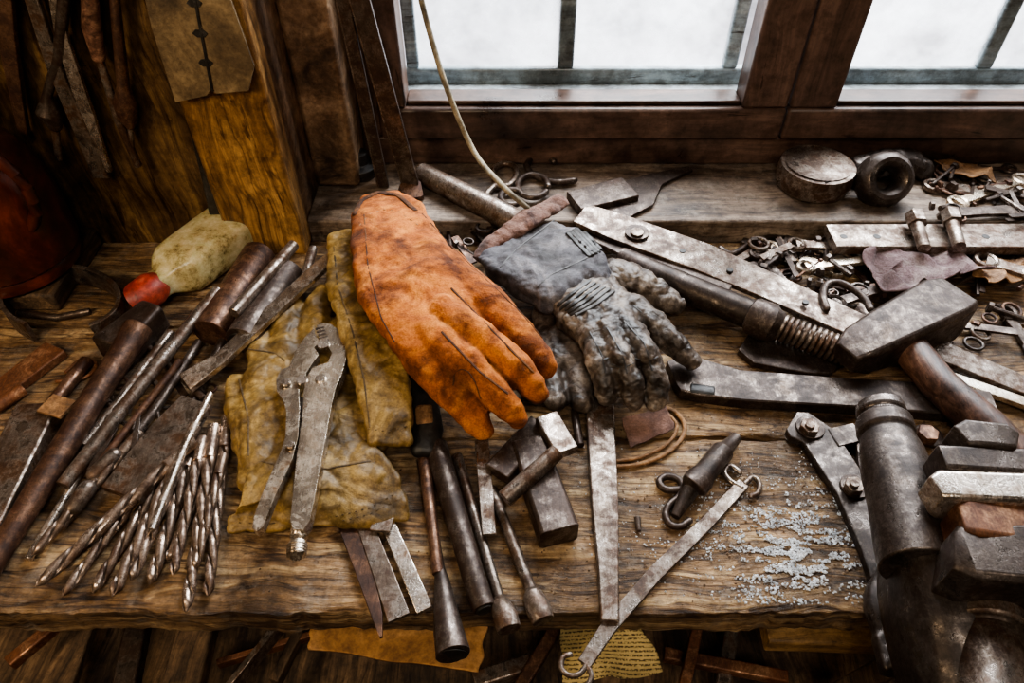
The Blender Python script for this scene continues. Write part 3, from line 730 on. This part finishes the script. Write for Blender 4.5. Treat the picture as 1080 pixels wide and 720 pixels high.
wrench('open_end_wrench',(812,262),(880,285),9,.004,CHROME,'open')
wrench('ring_spanner',(800,268),(846,318),8,.006,STEELD)
wrench('ring_spanner',(840,258),(912,262),8,.014,STEEL)
wrench('ring_spanner',(850,282),(930,272),8,.016,CHROME)
wrench('open_end_wrench',(880,320),(945,300),10,.014,STEELD,'open')
wrench('ring_spanner',(1040,275),(1090,290),10,.02,STEEL)
wrench('ring_spanner',(735,300),(800,262),8,.004,STEEL)
wrench('open_end_wrench',(1060,330),(1090,372),10,.002,STEELD,'open')
def sheet(name,cr,z,mat,amp,n=40,fr=22,th=.0015,seed=0):
    bm=bmesh.new();V=[]
    for j in range(n+1):
        row=[]
        for i in range(n+1):
            a,b=i/n,j/n
            e=1+.10*noise.noise(Vector((a*3,b*3,seed+1)))
            a=.5+(a-.5)*e;b=.5+(b-.5)*(1+.12*noise.noise(Vector((a*3+9,b*3,seed+2))))
            u=(cr[0][0]*(1-a)+cr[1][0]*a)*(1-b)+(cr[3][0]*(1-a)+cr[2][0]*a)*b
            v=(cr[0][1]*(1-a)+cr[1][1]*a)*(1-b)+(cr[3][1]*(1-a)+cr[2][1]*a)*b
            p=P(u,v,z);k=1-2*abs(noise.noise(Vector((p.x*fr,p.y*fr,seed))));k2=noise.noise(Vector((p.x*fr*2.3,p.y*fr*2.3,seed+5)))
            p.z+=amp*(k+1)*.5+amp*.4*k2;p.x+=amp*.6*k2;p.y+=amp*.6*k
            row.append(bm.verts.new(p))
        V.append(row)
    for j in range(n):
        for i in range(n): bm.faces.new((V[j][i],V[j][i+1],V[j+1][i+1],V[j+1][i]))
    t=T(name);t.bm.free();t.bm=bm;t.mats=[mat];return t.done(0,solid=th)
sheet('cleaning_rag',[(905,284),(1000,272),(1040,305),(925,322)],.008,PLAID,.022,seed=3)
sheet('leather_scrap',[(985,176),(1040,180),(1050,195),(1000,192)],.034,LEATH,.01,seed=8)
sheet('leather_scrap',[(1020,290),(1085,280),(1090,300),(1040,312)],.01,LEATH,.014,seed=18)
sheet('leather_scrap',[(655,445),(700,432),(712,455),(664,475)],.001,REDB,.004,seed=28)
def pile(name,pts,n,mats,zb,zr,smin=.003,smax=.007):
    t=T(name)
    for _ in range(n):
        a,b=random.random(),random.random()
        u=(pts[0][0]*(1-a)+pts[1][0]*a)*(1-b)+(pts[3][0]*(1-a)+pts[2][0]*a)*b
        v=(pts[0][1]*(1-a)+pts[1][1]*a)*(1-b)+(pts[3][1]*(1-a)+pts[2][1]*a)*b
        z=zb+random.random()**2*zr;r=random.uniform(smin,smax);p=P(u,v,z+r);ang=random.random()*math.pi
        d=Vector((math.cos(ang),math.sin(ang),random.uniform(-.15,.15)));m=random.choice(mats);k=random.random()
        if k<.3: t.loft([(p-d*r*.4,r,r),(p+d*r*.4,r,r)],m,'hex')
        elif k<.6:
            l=random.uniform(.015,.035);t.loft([(p-d*l,r*.45,r*.45),(p+d*l*.8,r*.45,r*.45)],m,n=8);t.loft([(p+d*l*.8,r*.9,r*.9),(p+d*(l*.8+r*.7),r*.9,r*.9)],m,'hex')
        elif k<.8:
            e=Vector((-d.y,d.x,0)).normalized();L=[(p+d*(r*1.6*math.cos(q))+e*(r*1.6*math.sin(q)),r*.35,r*.35) for q in [i*math.pi/6 for i in range(12)]];t.loft(L,m,n=6,ring=True)
        else:
            l=random.uniform(.02,.04);t.loft([(p-d*l,r*.8,r*.25),(p+d*l,r*.8,r*.25)],m,'rect')
    t.done(0.0003)
MM=[STEEL,STEELD,STEELD,IRON,IRON,BROWNM]
pile('assorted_screws_and_nuts',[(790,255),(905,250),(930,320),(800,310)],70,MM,0,.018)
pile('assorted_screws_and_nuts',[(975,170),(1090,180),(1095,232),(985,232)],40,MM,.028,.012)
pile('assorted_screws_and_nuts',[(930,262),(1090,262),(1095,300),(960,300)],30,MM,.0,.014)
pile('assorted_screws_and_nuts',[(100,395),(235,385),(210,470),(90,500)],34,MM,.0,.016,.002,.005)
pile('assorted_screws_and_nuts',[(440,225),(530,225),(560,260),(480,270)],22,MM,.0,.02)
pile('assorted_screws_and_nuts',[(1000,330),(1090,310),(1090,380),(1020,370)],10,MM,.0,.006)
# debris
def flecks(name,region,n,mat,smin,smax,clump=False):
    t=T(name);mi=t.mi(mat);cnt=0
    for _ in range(n*(4 if clump else 1)):
        cx,cy,sx,sy=region
        u=random.gauss(cx,sx);v=random.gauss(cy,sy)
        p=P(u,v,.0006)
        if p.y<YF+.006 or p.y>.70: continue
        if clump and noise.noise(Vector((p.x*60,p.y*160,1.7)))+.5*noise.noise(Vector((p.x*160,p.y*260,4)))<.02: continue
        r=random.uniform(smin,smax);a=random.random()*6.28;vs=[]
        for k in range(5):
            q=a+k*1.257+random.uniform(-.3,.3);vs.append(t.bm.verts.new(p+Vector((r*math.cos(q)*random.uniform(.5,1),r*math.sin(q)*random.uniform(.5,1),random.uniform(-.0006,.0004)))))
        top=t.bm.verts.new(p+Z*random.uniform(.0004,.0012))
        for k in range(5):
            f=t.bm.faces.new((vs[k],vs[(k+1)%5],top));f.material_index=mi
    t.done(0)
flecks('spilled_powder',(845,582,46,28),1400,SHAV,.0005,.0017,True)
flecks('spilled_powder',(800,550,80,40),700,SHAV,.0004,.0012,True)
flecks('sawdust_debris',(700,520,170,70),500,CHIP,.0005,.0018)
flecks('sawdust_debris',(880,470,120,60),250,CHIP,.0005,.0018)
flecks('sawdust_debris',(500,600,200,30),250,CHIP,.0005,.0015)
flecks('sawdust_debris',(650,340,220,50),250,CHIP,.0006,.002)
# ---------------- vise ----------------
def V3(u,v,z,w,h): return (P(u,v,z),w/2*PXM(u,v,z),h/2)
v=empty('bench_vise',None)
t=T('spindle_housing')
za=.085
def vr(u,vv,w,z=za):
    r=w/2*PXM(u,vv,z);return (P(u,vv,z),r,r)
t.loft([vr(927,426,30),vr(928,429,48),vr(930,438,50),vr(931,441,44),vr(932,445,56),vr(935,458,58),vr(936,461,52),vr(940,478,64),vr(946,500,70),vr(954,530,72),vr(966,575,82),vr(972,600,84)],IRON,n=30)
t.done(.0015,parent=v)
t=T('body')
t.loft([V3(968,560,.06,70,.08),V3(990,610,.065,110,.09),V3(1010,660,.06,130,.09),V3(1030,730,.05,140,.08)],IRON,n=28,cap='round',p=3)
t.loft([(P(975,655,.0),.046,.046),(P(975,655,.0)+Z*.012,.046,.046),(P(975,655,.0)+Z*.02,.034,.034),(P(975,655,.0)+Z*.05,.030,.030)],IRON,n=30)
t.loft(FL([(925,690,40),(1060,700,60)],.014,.0),IRON,'rect')
t.done(remesh=.0025,smooth=3,parent=v)
t=T('fixed_jaw')
t.loft([V3(985,492,.13,30,.028),V3(1130,500,.13,34,.028)],IRON,'rect')
t.loft([V3(998,480,.12,26,.05),V3(1008,478,.12,34,.054),V3(1046,482,.12,34,.054),V3(1056,486,.12,26,.05)],IRON,'rect')
t.loft([V3(980,522,.13,26,.022),V3(988,521,.13,36,.028),V3(1130,528,.13,38,.030)],STEELB,'rect')
t.done(.005,parent=v,bseg=4)
t=T('moving_jaw')
t.loft([V3(1004,556,.125,34,.028),V3(1012,557,.125,42,.034),V3(1060,564,.12,48,.038),V3(1140,578,.12,52,.042)],RUST,'rect')
t.loft([V3(990,596,.11,44,.045),V3(1002,600,.11,60,.055),V3(1060,604,.11,70,.06),V3(1140,610,.11,80,.06)],IRON,'rect')
t.done(.006,parent=v,bseg=4)
t=T('screw')
t.loft([vr(1035,600,60,.09),vr(1038,640,60,.09),vr(1039,645,72,.09),vr(1042,662,74,.09),vr(1043,664,60,.09),vr(1050,760,66,.09)],STEEL,n=26);t.done(.002,parent=v)
t=T('steel_lever_plate')
t.loft(FL([(834,446,22),(842,450,32),(862,462,34),(900,520,36),(925,580,36),(945,640,36),(962,700,36)],.009,.0),IRON,'rect')
for u,vv in ((855,450),(902,512)):
    t.stud(u,vv,30,.009,.0025,STEELD);t.stud(u,vv-2,21,.0115,.007,STEEL,'hex');t.stud(u,vv-3,10,.0185,.003,STEEL)
t.done(.001)
t=T('hex_bolt');t.stud(980,458,30,.0,.004,STEELD);t.stud(980,455,22,.004,.010,BROWNM,'hex');t.done()
t=T('flat_bar');t.loft(FL([(905,460,10),(912,500,10)],.008,.0),STEELD,'rect');t.loft(FL([(885,452,26),(898,470,30)],.01,0),IRON,'rect');t.done()
# ---------------- under the bench ----------------
sheet('cardboard_flap',[(330,650),(520,640),(505,716),(325,690)],-.10,CARD,.006,fr=8,th=.003,seed=2)
sheet('newspaper',[(585,640),(650,640),(700,722),(600,735)],-.085,NEWS,.014,fr=14,th=.0006,seed=4)
def lowbar(name,a,b,w,h,z,mat): 
    T(name).loft([(P(a[0],a[1],z),w/2,h/2),(P(b[0],b[1],z),w/2,h/2)],mat,'rect').done(.001)
lowbar('wood_offcut',(805,664),(925,668),.03,.02,-.085,PALEW)
for i,(a,b,w,m) in enumerate((((60,730),(90,650),.03,DARKW),((130,740),(150,640),.022,STEELD),((190,740),(215,640),.035,DARKW),((10,700),(70,650),.012,RUST),((290,720),(330,640),.01,DARKW),
 ((500,720),(560,700),.016,STEEL),((540,740),(600,640),.012,BROWNM),((720,730),(740,640),.01,RUST),((760,730),(775,640),.014,STEEL),((700,690),(830,715),.012,RUST),((880,735),(960,690),.02,DARKW),((240,730),(300,655),.006,STEEL),((230,700),(330,670),.006,RUST))):
    lowbar('wood_offcut' if m in(DARKW,PALEW) else 'scrap_metal_bar',a,b,w,.012+.004*(i%3),-.165+.012*(i%4),m)
# ---------------- lights / world / camera ----------------
def area(name,loc,tgt,sx,sy,e,col):
    l=bpy.data.lights.new(name,'AREA');l.shape='RECTANGLE';l.size=sx;l.size_y=sy;l.energy=e;l.color=col
    o=bpy.data.objects.new(name,l);sc.collection.objects.link(o);o.location=loc
    o.rotation_euler=(Vector(tgt)-Vector(loc)).to_track_quat('-Z','Y').to_euler();return o
area('window_daylight',(.45,1.35,.95),(.2,.35,0),1.1,.8,112,(.92,.96,1.0))
area('added_warm_fill',(.1,-.55,1.4),(.0,.42,0),.6,.45,10,(1.0,.89,.76))  # unseen warm fill, added to brighten the bench from the camera side
area('bench_lamp',(-.62,-.05,.62),(-.52,.7,.12),.2,.2,4.6,(1.0,.78,.52))
w=bpy.data.worlds.new('World');sc.world=w;w.use_nodes=True
bg=w.node_tree.nodes['Background'];bg.inputs[0].default_value=(.95,.96,1,1);bg.inputs[1].default_value=1.7
cam=bpy.data.cameras.new('Camera');cam.sensor_width=36;cam.lens=36*F/1080;cam.clip_start=.02
co=bpy.data.objects.new('Camera',cam);sc.collection.objects.link(co);co.location=(0,0,H);co.rotation_euler=(math.pi/2-TH,0,0)
sc.camera=co
try:
    sc.view_settings.view_transform='AgX';sc.view_settings.look='AgX - Medium High Contrast'
except Exception as e: print(e)
